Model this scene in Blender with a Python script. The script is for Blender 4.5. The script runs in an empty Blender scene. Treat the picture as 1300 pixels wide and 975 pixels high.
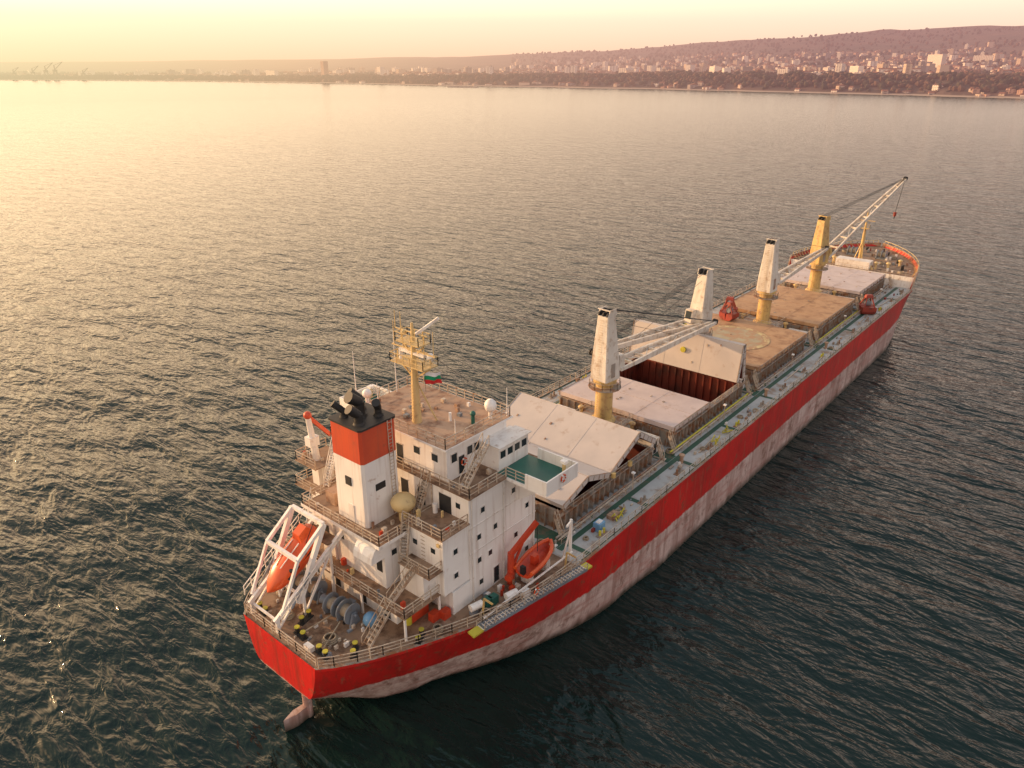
import bpy, math, random
from mathutils import Vector, Matrix
random.seed(7)
sc=bpy.context.scene
R=math.radians
# ---------------------------------------------------------------- materials
def new_mat(name):
    m=bpy.data.materials.new(name); m.use_nodes=True
    nt=m.node_tree; b=nt.nodes['Principled BSDF']
    return m,nt,b
def N(nt,t,**k):
    n=nt.nodes.new(t)
    for a,v in k.items(): setattr(n,a,v)
    return n
def noise(nt,vec,scale,detail=4,rough=.55,dist=0):
    n=N(nt,'ShaderNodeTexNoise'); n.inputs['Scale'].default_value=scale
    n.inputs['Detail'].default_value=detail; n.inputs['Roughness'].default_value=rough
    n.inputs['Distortion'].default_value=dist
    nt.links.new(vec,n.inputs['Vector']); return n.outputs['Fac']
def ramp(nt,fac,stops):
    r=N(nt,'ShaderNodeValToRGB'); e=r.color_ramp.elements
    while len(e)<len(stops): e.new(.5)
    for i,(p,c) in enumerate(stops):
        e[i].position=p
        e[i].color=(c,c,c,1) if not hasattr(c,'__len__') else (*c,1)
    nt.links.new(fac,r.inputs['Fac']); return r.outputs['Color']
def mix(nt,f,a,b,mode='MIX'):
    m=N(nt,'ShaderNodeMix',data_type='RGBA',blend_type=mode)
    for s,v in ((m.inputs[0],f),(m.inputs[6],a),(m.inputs[7],b)):
        if isinstance(v,bpy.types.NodeSocket): nt.links.new(v,s)
        elif hasattr(v,'__len__'): s.default_value=(*v,1)
        else: s.default_value=v
    return m.outputs[2]
def mth(nt,op,a,b=None,c=None,clamp=False):
    m=N(nt,'ShaderNodeMath',operation=op,use_clamp=clamp)
    for i,v in enumerate((a,b,c)):
        if v is None: continue
        if isinstance(v,bpy.types.NodeSocket): nt.links.new(v,m.inputs[i])
        else: m.inputs[i].default_value=v
    return m.outputs[0]
def geo_pos(nt):
    return N(nt,'ShaderNodeNewGeometry').outputs['Position']
def mapped(nt,vec,scale):
    m=N(nt,'ShaderNodeMapping'); m.inputs['Scale'].default_value=scale
    nt.links.new(vec,m.inputs['Vector']); return m.outputs[0]
def paint(name,c1,c2=None,rust=(.22,.08,.03),lo=.60,hi=.72,rs=.7,rough=.5,streak=0,metal=0,bump=0):
    m,nt,b=new_mat(name); P=geo_pos(nt)
    if c2 is None: c2=tuple(x*.78 for x in c1)
    base=mix(nt,ramp(nt,noise(nt,P,.35,3),[(.35,0),(.65,1)]),c1,c2)
    rn=noise(nt,P,rs,6,.68)
    col=mix(nt,ramp(nt,rn,[(lo,0),(hi,1)]),base,rust)
    if streak>0:
        sn=noise(nt,mapped(nt,P,(1.6,1.6,.10)),1.0,4,.6)
        f=mth(nt,'MULTIPLY',ramp(nt,sn,[(.51,0),(.72,1)]),streak)
        col=mix(nt,f,col,tuple(x*.8+.02 for x in rust))
    nt.links.new(col,b.inputs['Base Color'])
    b.inputs['Roughness'].default_value=rough; b.inputs['Metallic'].default_value=metal
    if bump:
        bp=N(nt,'ShaderNodeBump'); bp.inputs['Strength'].default_value=bump; bp.inputs['Distance'].default_value=.1
        nt.links.new(noise(nt,P,.9,2),bp.inputs['Height']); nt.links.new(bp.outputs[0],b.inputs['Normal'])
    return m
M={}
M['white']=paint('white_paint',(.88,.86,.82),(.81,.78,.74),(.38,.20,.10),.63,.79,.6,.45,.36,bump=.3)
M['white2']=paint('white_steel',(.82,.79,.75),(.68,.64,.59),(.32,.17,.09),.58,.74,1.1,.5,.35)
M['brown']=paint('weathered_brown_deck',(.25,.15,.09),(.35,.24,.16),(.11,.055,.03),.48,.64,.6,.75)
M['roofb']=paint('faded_roof_deck',(.46,.31,.21),(.38,.24,.16),(.20,.10,.06),.48,.66,.7,.7)
M['deck']=paint('grey_blue_deck',(.37,.39,.39),(.47,.47,.46),(.29,.20,.14),.50,.66,.33,.6)
M['green']=paint('green_deck',(.015,.10,.08),(.02,.14,.10),(.10,.07,.05),.62,.75,.8,.5)
M['dgreen']=paint('dark_green_marking',(.02,.075,.05),(.035,.10,.06),(.14,.09,.06),.53,.7,.8,.6)
M['coam']=paint('coaming_paint',(.35,.31,.27),(.27,.24,.20),(.28,.13,.06),.46,.60,.9,.6,.5)
M['pinkcover']=paint('faded_hatch_cover',(.62,.52,.49),(.54,.45,.43),(.38,.25,.18),.57,.74,.45,.6)
M['greycover']=paint('grey_hatch_cover',(.50,.45,.42),(.56,.50,.46),(.36,.25,.18),.58,.76,.5,.6)
M['browncover']=paint('rusty_hatch_cover',(.50,.31,.17),(.41,.24,.13),(.24,.12,.06),.50,.70,.4,.7)
M['hold']=paint('hold_red',(.20,.035,.02),(.13,.025,.015),(.05,.02,.015),.5,.7,.4,.6)
M['red']=paint('orange_red_paint',(.62,.065,.02),(.48,.05,.02),(.2,.05,.02),.62,.8,.9,.45)
M['funred']=paint('funnel_red',(.62,.09,.03),(.54,.07,.03),(.3,.08,.04),.58,.78,.8,.5,.35)
M['boat']=paint('lifeboat_orange',(.75,.11,.02),(.60,.08,.02),(.3,.08,.03),.66,.85,1.2,.35)
M['black']=paint('soot_black',(.015,.015,.016),(.03,.028,.026),(.06,.04,.03),.6,.8,1,.6)
M['dark']=paint('dark_opening',(.02,.02,.022),(.03,.03,.03),(.03,.02,.02),.6,.8,1,.6)
M['yellow']=paint('crane_ochre',(.62,.44,.16),(.54,.37,.15),(.30,.15,.06),.52,.70,1.0,.5,.5)
M['lime']=paint('safety_yellow',(.60,.54,.05),(.48,.42,.05),(.3,.2,.05),.6,.78,1,.5)
M['cream']=paint('cream_mast',(.66,.50,.24),(.58,.43,.2),(.32,.2,.1),.56,.74,1,.5)
M['cranew']=paint('crane_grey_white',(.70,.66,.59),(.59,.54,.47),(.33,.21,.12),.53,.72,1.0,.5,.55)
M['steel']=paint('winch_grey',(.22,.25,.29),(.16,.18,.2),(.2,.1,.05),.55,.72,1.4,.5)
M['rail']=paint('railing_paint',(.60,.52,.42),(.46,.37,.28),(.3,.16,.08),.5,.66,1.5,.5)
M['blue']=paint('blue_plastic',(.10,.25,.45),(.2,.4,.6),(.5,.5,.5),.6,.7,3,.5)
M['grab']=paint('grab_red',(.33,.045,.03),(.25,.035,.02),(.1,.03,.02),.5,.7,1,.6)
M['rope']=paint('mooring_rope',(.42,.34,.24),(.3,.24,.17),(.2,.14,.1),.5,.7,2,.8)
def glass():
    m,nt,b=new_mat('window_glass'); b.inputs['Base Color'].default_value=(.02,.03,.035,1)
    b.inputs['Roughness'].default_value=.08; return m
M['glass']=glass()
for n,c in (('flag_white',(.8,.8,.8)),('flag_green',(.0,.28,.12)),('flag_red',(.6,.02,.02))):
    m,nt,b=new_mat(n); b.inputs['Base Color'].default_value=(*c,1); b.inputs['Roughness'].default_value=.8; M[n]=m
def hull_mat():
    m,nt,b=new_mat('hull_paint'); P=geo_pos(nt)
    sep=N(nt,'ShaderNodeSeparateXYZ'); nt.links.new(P,sep.inputs[0]); z=sep.outputs[2]
    red=mix(nt,ramp(nt,noise(nt,P,.12,5,.65),[(.40,0),(.62,1)]),(.60,.018,.014),(.42,.016,.013))
    sn=noise(nt,mapped(nt,P,(1.3,1.3,.05)),1.0,6,.7)
    red=mix(nt,mth(nt,'MULTIPLY',ramp(nt,sn,[(.50,0),(.66,1)]),.6),red,(.20,.035,.02))
    s4=noise(nt,mapped(nt,P,(.5,.5,.06)),2.2,5,.7)
    red=mix(nt,mth(nt,'MULTIPLY',ramp(nt,s4,[(.60,0),(.67,1)]),.45),red,(.36,.15,.09))
    red=mix(nt,mth(nt,'MULTIPLY',ramp(nt,noise(nt,P,.55,6,.74),[(.57,0),(.64,1)]),.7),red,(.22,.085,.045))
    pk=mix(nt,ramp(nt,noise(nt,P,.10,5,.65),[(.38,0),(.62,1)]),(.48,.34,.31),(.68,.55,.51))
    s2=noise(nt,mapped(nt,P,(.9,.9,.07)),1.0,7,.72)
    pk=mix(nt,mth(nt,'MULTIPLY',ramp(nt,s2,[(.45,0),(.60,1)]),.7),pk,(.28,.15,.12))
    s3=noise(nt,mapped(nt,P,(.18,.18,1.1)),1.0,7,.72)
    pk=mix(nt,mth(nt,'MULTIPLY',ramp(nt,s3,[(.49,0),(.60,1)]),.55),pk,(.40,.17,.14))
    pk=mix(nt,mth(nt,'MULTIPLY',ramp(nt,noise(nt,P,.5,6,.75),[(.54,0),(.62,1)]),.75),pk,(.22,.12,.09))
    zz=mth(nt,'DIVIDE',mth(nt,'SUBTRACT',mth(nt,'ADD',z,mth(nt,'MULTIPLY',noise(nt,mapped(nt,P,(1,1,.3)),.7,5),1.6)),.9),1.3,clamp=True)
    pk=mix(nt,zz,(.075,.06,.045),pk)
    edge=mth(nt,'ADD',z,mth(nt,'MULTIPLY',mth(nt,'SUBTRACT',noise(nt,P,1.2,6,.7),.5),.9))
    lim=mth(nt,'ADD',5.2,mth(nt,'MULTIPLY',mth(nt,'EXPONENT',mth(nt,'DIVIDE',sep.outputs[0],-14)),1.0))
    f=mth(nt,'MULTIPLY',mth(nt,'SUBTRACT',edge,lim),6,clamp=True)
    nt.links.new(mix(nt,f,pk,red),b.inputs['Base Color']); b.inputs['Roughness'].default_value=.42
    bp=N(nt,'ShaderNodeBump'); bp.inputs['Strength'].default_value=.5; bp.inputs['Distance'].default_value=.2
    nt.links.new(noise(nt,mapped(nt,P,(.45,.45,.3)),1,3),bp.inputs['Height']); nt.links.new(bp.outputs[0],b.inputs['Normal'])
    return m
M['hull']=hull_mat()
# ---------------------------------------------------------------- mesh builder
class MB:
    def __init__(s): s.v=[];s.f=[];s.m=[];s.mats=[];s.sm=[]
    def mi(s,k):
        if k not in s.mats: s.mats.append(k)
        return s.mats.index(k)
    def add(s,vs,fs,mat,smooth=False):
        o=len(s.v); s.v+=[tuple(v) for v in vs]; i=s.mi(mat)
        for f in fs: s.f.append([a+o for a in f]); s.m.append(i); s.sm.append(smooth)
    def hexa(s,vs,mat):
        s.add(vs,[(0,3,2,1),(4,5,6,7),(0,1,5,4),(1,2,6,5),(2,3,7,6),(3,0,4,7)],mat)
    def box(s,x0,x1,y0,y1,z0,z1,mat):
        s.hexa([(x0,y0,z0),(x1,y0,z0),(x1,y1,z0),(x0,y1,z0),(x0,y0,z1),(x1,y0,z1),(x1,y1,z1),(x0,y1,z1)],mat)
    def beam(s,p,q,w,h,mat):
        p=Vector(p);q=Vector(q);d=(q-p)
        if d.length<1e-5: return
        d.normalize(); up=Vector((0,0,1)) if abs(d.z)<.95 else Vector((1,0,0))
        a=d.cross(up).normalized()*w/2; b=a.cross(d).normalized()*h/2
        s.hexa([p-a-b,q-a-b,q+a-b,p+a-b,p-a+b,q-a+b,q+a+b,p+a+b],mat)
    def cyl(s,p,q,r0,r1,mat,n=12,smooth=True,cap=True):
        p=Vector(p);q=Vector(q);d=(q-p).normalized(); up=Vector((0,0,1)) if abs(d.z)<.95 else Vector((1,0,0))
        a=d.cross(up).normalized(); b=a.cross(d)
        vs=[]
        for c,r in ((p,r0),(q,r1)):
            for i in range(n):
                t=2*math.pi*i/n; vs.append(c+a*math.cos(t)*r+b*math.sin(t)*r)
        s.add(vs,[(i,(i+1)%n,n+(i+1)%n,n+i) for i in range(n)],mat,smooth)
        if cap:
            s.add(vs[:n],[list(range(n))[::-1]],mat); s.add(vs[n:],[list(range(n))],mat)
    def sphere(s,c,r,mat,sc=(1,1,1),n=12,m=8):
        vs=[];fs=[]
        for j in range(m+1):
            ph=math.pi*j/m
            for i in range(n):
                t=2*math.pi*i/n
                vs.append((c[0]+r*sc[0]*math.sin(ph)*math.cos(t),c[1]+r*sc[1]*math.sin(ph)*math.sin(t),c[2]+r*sc[2]*math.cos(ph)))
        for j in range(m):
            for i in range(n): fs.append((j*n+i,(j+1)*n+i,(j+1)*n+(i+1)%n,j*n+(i+1)%n))
        s.add(vs,fs,mat,True)
    def loft(s,rings,mat,closed=True,cap=True,smooth=True):
        n=len(rings[0]); vs=[p for r in rings for p in r]; fs=[]
        for j in range(len(rings)-1):
            for i in range(n if closed else n-1):
                fs.append((j*n+i,j*n+(i+1)%n,(j+1)*n+(i+1)%n,(j+1)*n+i))
        s.add(vs,fs,mat,smooth)
        if cap:
            s.add(rings[0],[list(range(n))[::-1]],mat); s.add(rings[-1],[list(range(n))],mat)
    def rail(s,pts,mat='rail',h=1.1,sp=1.5,w=.07,nr=3):
        for p,q in zip(pts[:-1],pts[1:]):
            p=Vector(p);q=Vector(q);L=(q-p).length
            if L<.05: continue
            k=max(1,round(L/sp))
            for i in range(k+1):
                c=p.lerp(q,i/k); s.beam(c,c+Vector((0,0,h)),w,w,mat)
            for j in range(nr):
                o=Vector((0,0,h*(j+1)/nr)); s.beam(p+o,q+o,w*(1 if j==nr-1 else .7),w*(1 if j==nr-1 else .7),mat)
    def stairs(s,p,q,width,mat):
        p=Vector(p);q=Vector(q);h=Vector((q.x-p.x,q.y-p.y,0)).normalized(); a=Vector((-h.y,h.x,0))*width/2
        for e in (-1,1):
            s.beam(p+a*e,q+a*e,.08,.25,mat)
            s.beam(p+a*e+Vector((0,0,1)),q+a*e+Vector((0,0,1)),.06,.06,mat)
            for k in range(4):
                c=(p+a*e).lerp(q+a*e,k/3); s.beam(c,c+Vector((0,0,1)),.06,.06,mat)
        n=max(3,int(abs(q.z-p.z)/.28))
        for i in range(1,n):
            c=p.lerp(q,i/n); s.beam(c-a,c+a,.28,.04,mat)
    def coil(s,x,y,z,r,mat='rope',n=3):
        for k in range(n):
            rr=r*(1-.12*k); m_=14
            for i in range(m_):
                a=2*math.pi*i/m_;b=2*math.pi*(i+1)/m_
                s.cyl((x+rr*math.cos(a),y+rr*math.sin(a),z+.09+k*.15),(x+rr*math.cos(b),y+rr*math.sin(b),z+.09+k*.15),.09,.09,mat,6)
    def build(s,name,parent=None,origin=(0,0,0)):
        o=Vector(origin)
        me=bpy.data.meshes.new(name); me.from_pydata([tuple(Vector(v)-o) for v in s.v],[],s.f)
        for k in s.mats: me.materials.append(M[k])
        me.polygons.foreach_set('material_index',s.m); me.polygons.foreach_set('use_smooth',s.sm); me.update()
        ob=bpy.data.objects.new(name,me); sc.collection.objects.link(ob); ob.location=o
        if parent: ob.parent=parent
        return ob
def lerp_tab(tab,x):
    if x<=tab[0][0]: return tab[0][1]
    for (a,u),(b,v) in zip(tab[:-1],tab[1:]):
        if x<=b: return u+(v-u)*(x-a)/(b-a)
    return tab[-1][1]
def sm_tab(tab,x,w=1.6):
    return sum(lerp_tab(tab,x+o*w) for o in (-1,-.5,0,.5,1))/5
# ---------------------------------------------------------------- ship
ship=bpy.data.objects.new('cargo_ship',None); sc.collection.objects.link(ship)
ZD=10.8; XF=164.0; ZF=13.4
T_bd=[(0,5.6),(2,7.4),(5,9.1),(9,11.0),(13,12.7),(17,14.0),(21,14.7),(27,15),(160,15),(166,14.7),(172,13.6),(178,11.2),(183,8.0),(187,4.4),(190,.25)]
T_zb=[(0,6.2),(2,4.3),(5,1.4),(8,-1.5),(11,-3),(183,-3),(187,0),(189,5),(190,9)]
T_wb=[(0,3.4),(2,2.0),(5,.8),(8,.5),(13,1),(18,3),(25,6),(35,12),(45,15),(148,15),(158,13.6),(168,10.4),(176,6.2),(182,2.4),(186,.3),(190,.1)]
T_e=[(0,.35),(2,.42),(5,.5),(13,.55),(18,.4),(25,.27),(35,.14),(45,.5),(148,.8),(160,1.2),(175,1.4),(190,1.0)]
def bd(x): return T_bd[0][1] if x<=0 else (sm_tab(T_bd,x) if 1.6<x<188.4 else lerp_tab(T_bd,x))
def ztop(x):
    if x<XF-1.5: return ZD+.12
    t=min(1,(x-XF+1.5)/1.5); t=t*t*(3-2*t)
    return ZD+.12+t*(ZF+1.0-ZD-.12)+max(0,x-166)*.035
def zfd(x): return ZF+max(0,x-166)*.035
xs=sorted(set([0,.6,1.3,2,3,4,5,6.5,8,9.5,11,13,15,17,19,21,23,25,27.5,30,32.5,35,38,41,45]+list(range(50,146,6))+[146,148,151,154,157,160,162,162.5,162.8,163.1,163.4,163.7,164,166,168,170,172,174,176,178,180,181.5,183,184.5,186,187,188,189,189.5,190]))
h=MB(); NL=16; rings=[]
for x in xs:
    zb=lerp_tab(T_zb,x); half=[]
    for i in range(NL+1):
        t=(i/NL)**1.35; z=zb+(ztop(x)-zb)*t
        w=lerp_tab(T_wb,x); w=w+(bd(x)-w)*t**sm_tab(T_e,x,3); half.append((x,w,z))
    rings.append([(a,-b,c) for a,b,c in half[::-1]]+half)
h.loft(rings,'hull',closed=False,cap=False)
h.add(rings[0],[list(range(len(rings[0])))],'hull')
for a,b in zip(rings[:-1],rings[1:]):
    for sgn,i in ((-1,0),(1,-1)):
        p,q=Vector(a[i]),Vector(b[i]); o=Vector((0,-sgn*.25,0)); u=Vector((0,0,.004))
        h.add([p+u,q+u,q+o+u,p+o+u],[(0,1,2,3)],'coam')
        o2=Vector((0,sgn*.12,0))
        h.add([p+o2,q+o2,q+o2-Vector((0,0,.3)),p+o2-Vector((0,0,.3))],[(0,1,2,3)],'hull')
        h.add([p+o2,q+o2,q,p],[(0,1,2,3)],'coam')
        if a[0][0]>=XF-.01:
            y0=-sgn*min(.1,bd(a[0][0])*.3); y1=-sgn*min(.1,bd(b[0][0])*.3)
            h.add([p+Vector((0,y0,0)),q+Vector((0,y1,0)),q+Vector((0,y1,-1.02)),p+Vector((0,y0,-1.02))],[(0,1,2,3)],'roofb')
h.loft([[(x,y,z) for x,y in ((-.7,0),(.6,.38),(2.4,.25),(2.4,-.25),(.6,-.38))] for z in (-4,1.5)],'hull',smooth=False)
h.cyl((2.1,0,-2),(2.1,0,4.5),.45,.45,'hull')
h.build('hull',ship)
HX=[(31,51.2),(57,79.5),(85.3,107.5),(113.5,135.5),(141.7,161)]
HW=[9.4,9.4,9.4,9.4,8.6]
d=MB()
dx=sorted(set([x for x in xs if x<=XF]+[a for p in HX for a in p]+[27.0,84.0]))
for a,b in zip(dx[:-1],dx[1:]):
    mid=(a+b)/2; mat='brown' if mid<27 else 'deck'
    hole=None
    for (p,q),w in zip(HX,HW):
        if p<=mid<=q: hole=w-.3
    if hole is None: d.add([(a,-bd(a),ZD),(b,-bd(b),ZD),(b,bd(b),ZD),(a,bd(a),ZD)],[(0,1,2,3)],mat)
    else:
        d.add([(a,-bd(a),ZD),(b,-bd(b),ZD),(b,-hole,ZD),(a,-hole,ZD)],[(0,1,2,3)],mat)
        d.add([(a,hole,ZD),(b,hole,ZD),(b,bd(b),ZD),(a,bd(a),ZD)],[(0,1,2,3)],mat)
fx=[x for x in xs if x>=XF]
for a,b in zip(fx[:-1],fx[1:]):
    d.add([(a,-bd(a)+.05,zfd(a)),(b,-bd(b)+.05,zfd(b)),(b,bd(b)-.05,zfd(b)),(a,bd(a)-.05,zfd(a))],[(0,1,2,3)],'brown')
d.box(XF-.2,XF,-14.6,14.6,ZD,ZF+.05,'white2')
g=.015
for sg in (-1,1):
    a,b=sorted((sg*11.25,sg*11.95)); d.box(28,163,a,b,ZD,ZD+g,'dgreen')
    a,b=sorted((sg*14.5,sg*14.75)); d.box(28,163,a,b,ZD,ZD+g,'dgreen')
for x in (29.5,42,54.5,68,82,96,110.5,124,138.5,152):
    for sg in (-1,1):
        y0,y1=sorted((sg*11.96,sg*14.49)); d.box(x-.35,x+.35,y0,y1,ZD,ZD+g,'dgreen')
for x in (29.3,54.1,82.3,110.4,138.5):
    d.box(x-1.2,x+1.2,-11.2,11.2,ZD,ZD+g,'dgreen')
d.build('decks',ship)
for k,((x0,x1),w) in enumerate(zip(HX,HW)):
    c=MB(); zt=13.2
    c.box(x0,x1,-w,-w+.3,ZD-.3,zt,'coam'); c.box(x0,x1,w-.3,w,ZD-.3,zt,'coam')
    c.box(x0,x0+.3,-w+.3,w-.3,ZD-.3,zt,'coam'); c.box(x1-.3,x1,-w+.3,w-.3,ZD-.3,zt,'coam')
    c.box(x0-.35,x1+.35,-w-.5,-w-.002,zt-.25,zt-.1,'coam'); c.box(x0-.35,x1+.35,w+.002,w+.5,zt-.25,zt-.1,'coam')
    for sg in (-1,1):
        x=x0+.4
        while x<x1:
            y0,y1=sorted((sg*(w+.002),sg*(w+.45))); c.box(x,x+.08,y0,y1,ZD,zt-.25,'coam'); x+=1.15
    for xx,s2 in ((x0,-1),(x1,1)):
        y=-w+.5
        while y<w:
            a,b=sorted((xx+s2*.002,xx+s2*.4)); c.box(a,b,y,y+.08,ZD,zt-.1,'coam'); y+=1.3
    z0=-1.5
    I=[(x0+.3,-w+.3),(x1-.3,-w+.3),(x1-.3,w-.3),(x0+.3,w-.3)]
    c.add([(a,b,z0) for a,b in I]+[(a,b,ZD-.31) for a,b in I],[(0,1,2,3),(0,1,5,4),(1,2,6,5),(2,3,7,6),(3,0,4,7)],'hold')
    J_=[(x0+.31,-w+.31),(x1-.31,-w+.31),(x1-.31,w-.31),(x0+.31,w-.31)]
    c.add([(a,b,ZD-.31) for a,b in J_]+[(a,b,zt-.02) for a,b in J_],[(0,1,5,4),(1,2,6,5),(2,3,7,6),(3,0,4,7)],'hold')
    if k==1:
        for i in range(14):
            y=-w+.9+i*1.28; c.box(x1-.6,x1-.33,y,y+.12,z0,zt-.3,'hold')
        for i in range(16):
            x=x0+1+i*1.35; c.box(x,x+.12,w-.6,w-.33,z0,zt-.3,'hold')
    for sg in (-1,1):
        c.cyl((x0-2,sg*(w+1.0),ZD+.45),(x1+2,sg*(w+1.0),ZD+.45),.13,.13,'lime' if k%2 else 'coam',8)
        c.cyl((x0-2,sg*(w+1.35),ZD+.35),(x1+2,sg*(w+1.35),ZD+.35),.09,.09,'rail',8)
        x=x0
        while x<x1: 
            c.box(x,x+.15,min(sg*(w+.85),sg*(w+1.5)),max(sg*(w+.85),sg*(w+1.5)),ZD,ZD+.3,'coam'); x+=3
    if k in (0,1): c.rail([(x0,-w-.45,zt-.1),(x1,-w-.45,zt-.1)],'rail',.9,2.0,.05,2)
    c.build('hatch_coaming_%d'%(k+1),ship)
    v=MB()
    def panel(xa,za,xb,zb_,mat,wd=w+.35,th=.65):
        a=Vector((xa,0,za));b=Vector((xb,0,zb_)); dr=(b-a).normalized(); n=Vector((-dr.z,0,dr.x))
        if n.z<0: n=-n
        Y=Vector((0,wd,0))
        v.hexa([a-Y-n*th,b-Y-n*th,b+Y-n*th,a+Y-n*th,a-Y,b-Y,b+Y,a+Y],mat)
        n2=n*(th+.006); v.add([a-Y*.98-n2,b-Y*.98-n2,b+Y*.98-n2,a+Y*.98-n2],[(0,1,2,3)],'hold')
        for sg in (-1,1):
            L=(b-a).length; q=int(L/1.2)
            for i in range(q+1):
                c0=a.lerp(b,i/max(q,1))+Y*sg; v.beam(c0-n*.05,c0-n*(th+.02),.1,.1,'coam')
            v.beam(a+Y*sg*.995+n*.03,b+Y*sg*.995+n*.03,.12,.06,'coam')
        for yy in (-wd*.33,wd*.33):
            v.beam(a+Vector((0,yy,0))+n*.012,b+Vector((0,yy,0))+n*.012,.05,.024,mat)
        for _ in range(3):
            t=random.uniform(.1,.9); yy=random.uniform(-wd*.9,wd*.9); cc=a.lerp(b,t)+Vector((0,yy,0))
            v.beam(cc+n*.06-dr*random.uniform(.1,.3),cc+n*.06+dr*.15,random.uniform(.15,.35),.1,random.choice(['coam','roofb','coam','rail']))
    cm=['greycover','pinkcover','browncover','browncover','pinkcover'][k]
    if k==0:
        panel(31.2,14.1,36.0,15.7,cm); panel(36.15,15.7,40.8,14.1,cm)
        panel(41.0,14.0,47.4,17.0,cm); panel(47.6,17.0,52.0,14.2,cm)
        for x in (41.2,45): v.cyl((x,-w-.6,13.4),(x,-w-.6,14),.3,.3,'yellow')
    elif k==1:
        panel(57.0,14,62.3,14,cm); panel(62.4,14,67.7,14,cm)
        panel(76.9,14.1,77.9,20.0,'greycover'); 
        panel(79.9,14.1,78.7,20.0,'greycover')
        v.cyl((77.1,0,17.2),(77.4,0,17.2),.45,.45,'lime',16)
    else:
        L=(x1-x0)/4
        for i in range(4): panel(x0+i*L+.05,14,x0+(i+1)*L-.05,14,cm)
    if k>1:
        x=x0+.5
        while x<x1:
            for sg in (-1,1): v.box(x,x+.25,min(sg*(w+.37),sg*(w+.55)),max(sg*(w+.37),sg*(w+.55)),13.25,13.7,'coam')
            x+=2.4
    if k==2:
        M['worn_y']=paint('worn_circle_paint',(.66,.58,.30),(.5,.4,.2),(.42,.25,.14),.43,.56,.9,.7)
        M['worn_w']=paint('worn_green_paint',(.42,.38,.25),(.36,.3,.2),(.42,.25,.14),.40,.58,.6,.7)
        cx=(x0+x1)/2
        def ring(r0,r1,z,mat):
            n=48; vs=[]
            for r in (r0,r1):
                for i in range(n): t=2*math.pi*i/n; vs.append((cx+r*math.cos(t),r*math.sin(t),z))
            v.add(vs,[(i,(i+1)%n,n+(i+1)%n,n+i) for i in range(n)],mat)
        ring(5.6,6.6,14.045,'worn_y'); ring(.01,5.59,14.045,'worn_w')
    v.build('hatch_cover_%d'%(k+1),ship)
c=MB()
for x in (54.1,82.3,110.4,138.5):
    c.box(x-2.2,x+2.2,-3.4,3.4,ZD,13.3,'cranew'); c.box(x-2.4,x+2.4,-3.6,3.6,13.3,13.38,'coam')
    c.rail([(x-2.3,-3.5,13.38),(x+2.3,-3.5,13.38),(x+2.3,3.5,13.38),(x-2.3,3.5,13.38),(x-2.3,-3.5,13.38)],'rail',1,1.5,.05,2)
    c.box(x-1.2,x+.9,-8.6,-5.2,ZD,12.9,'white2'); c.box(x-1.3,x+1,-8.7,-5.1,12.9,12.97,'cranew')
    c.box(x-1.2,x+.9,5.2,8.6,ZD,12.9,'white2')
    c.box(x-.5,x+.3,-8.605,-8.6,ZD+.1,12.6,'dark')
    for y in (-12.6,12.6): 
        c.cyl((x,y,ZD),(x,y,ZD+1.1),.25,.25,'roofb',10); c.sphere((x,y,ZD+1.15),.42,'roofb',(1,1,.5))
    for y in (-4.3,4.3):
        c.cyl((x+.8,y,ZD),(x+.8,y,ZD+2.8),.25,.25,'yellow',10); c.sphere((x+.8,y,ZD+2.9),.5,'yellow',(1,1,.6))
    c.cyl((x-1.8,-9.4,ZD+.6),(x-1.8,-11,ZD+.6),.12,.12,'coam',8)
    c.coil(x+1.6,-10,ZD,.55)
for x in range(33,160,9):
    for sg in (-1,1):
        for o_ in (0,.8): c.cyl((x+o_,sg*13.6,ZD),(x+o_,sg*13.6,ZD+.7),.16,.16,'lime' if x%4==1 else 'coam',8)
        c.box(x-.4,x+1.2,sg*13.6-.3,sg*13.6+.3,ZD,ZD+.1,'coam')
for x,y in ((37.2,-13.1),(62,-13.6),(66,-13.4)):
    for i in range(6):
        c.beam((x+random.uniform(-1,1),y+random.uniform(-.6,.6),ZD+.1),(x+random.uniform(-1,1),y+random.uniform(-.6,.6),ZD+random.uniform(.3,1.3)),.12,.12,'lime')
c.box(33.5,34.7,-13.2,-12.3,ZD,ZD+1.0,'blue'); c.box(33.7,34.5,-13.0,-12.5,ZD+1.0,ZD+1.1,'white'); c.box(36.5,38,-13.2,-12.2,ZD,ZD+.5,'roofb')
for i in range(9):
    a=random.uniform(0,6.28); c.cyl((38.5+math.cos(a)*.5,-12.9+math.sin(a)*.4,ZD+.1+i*.07),(38.5+math.cos(a+1)*.9,-12.9+math.sin(a+1)*.6,ZD+.15+i*.07),.1,.1,'rope',6)
for _ in range(170):
    x=random.uniform(28,162); sg=random.choice((-1,-1,1)); y=sg*random.choice((random.uniform(10.4,11.1),random.uniform(10.4,11.1),random.uniform(12.2,14)))
    s_=random.uniform(.1,.34); c.box(x,x+s_*random.uniform(1,3),y,y+s_,ZD+.02,ZD+random.uniform(.1,.5),random.choice(['coam','rail','white2','roofb','steel','grab','coam','dgreen']))
for _ in range(9):
    x=random.uniform(30,160); c.coil(x,-random.uniform(12.6,13.8),ZD,random.uniform(.25,.45),'rope',2)
for x,y,dx_,dy_ in ((58,-13.2,6,.5),(90,-12.7,9,.2),(101,-13.9,5,.3),(128,-13,8,.4),(145,-12.8,6,-.3)):
    c.cyl((x,y,ZD+.12),(x+dx_,y+dy_,ZD+.12),.1,.1,'rail',6)
for x in (30,52.8,56,80.8,84,109,112,137,140.5,162):
    c.stairs((x,-10.6,ZD),(x+.01,-9.6,13.1),.5,'rail')
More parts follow.
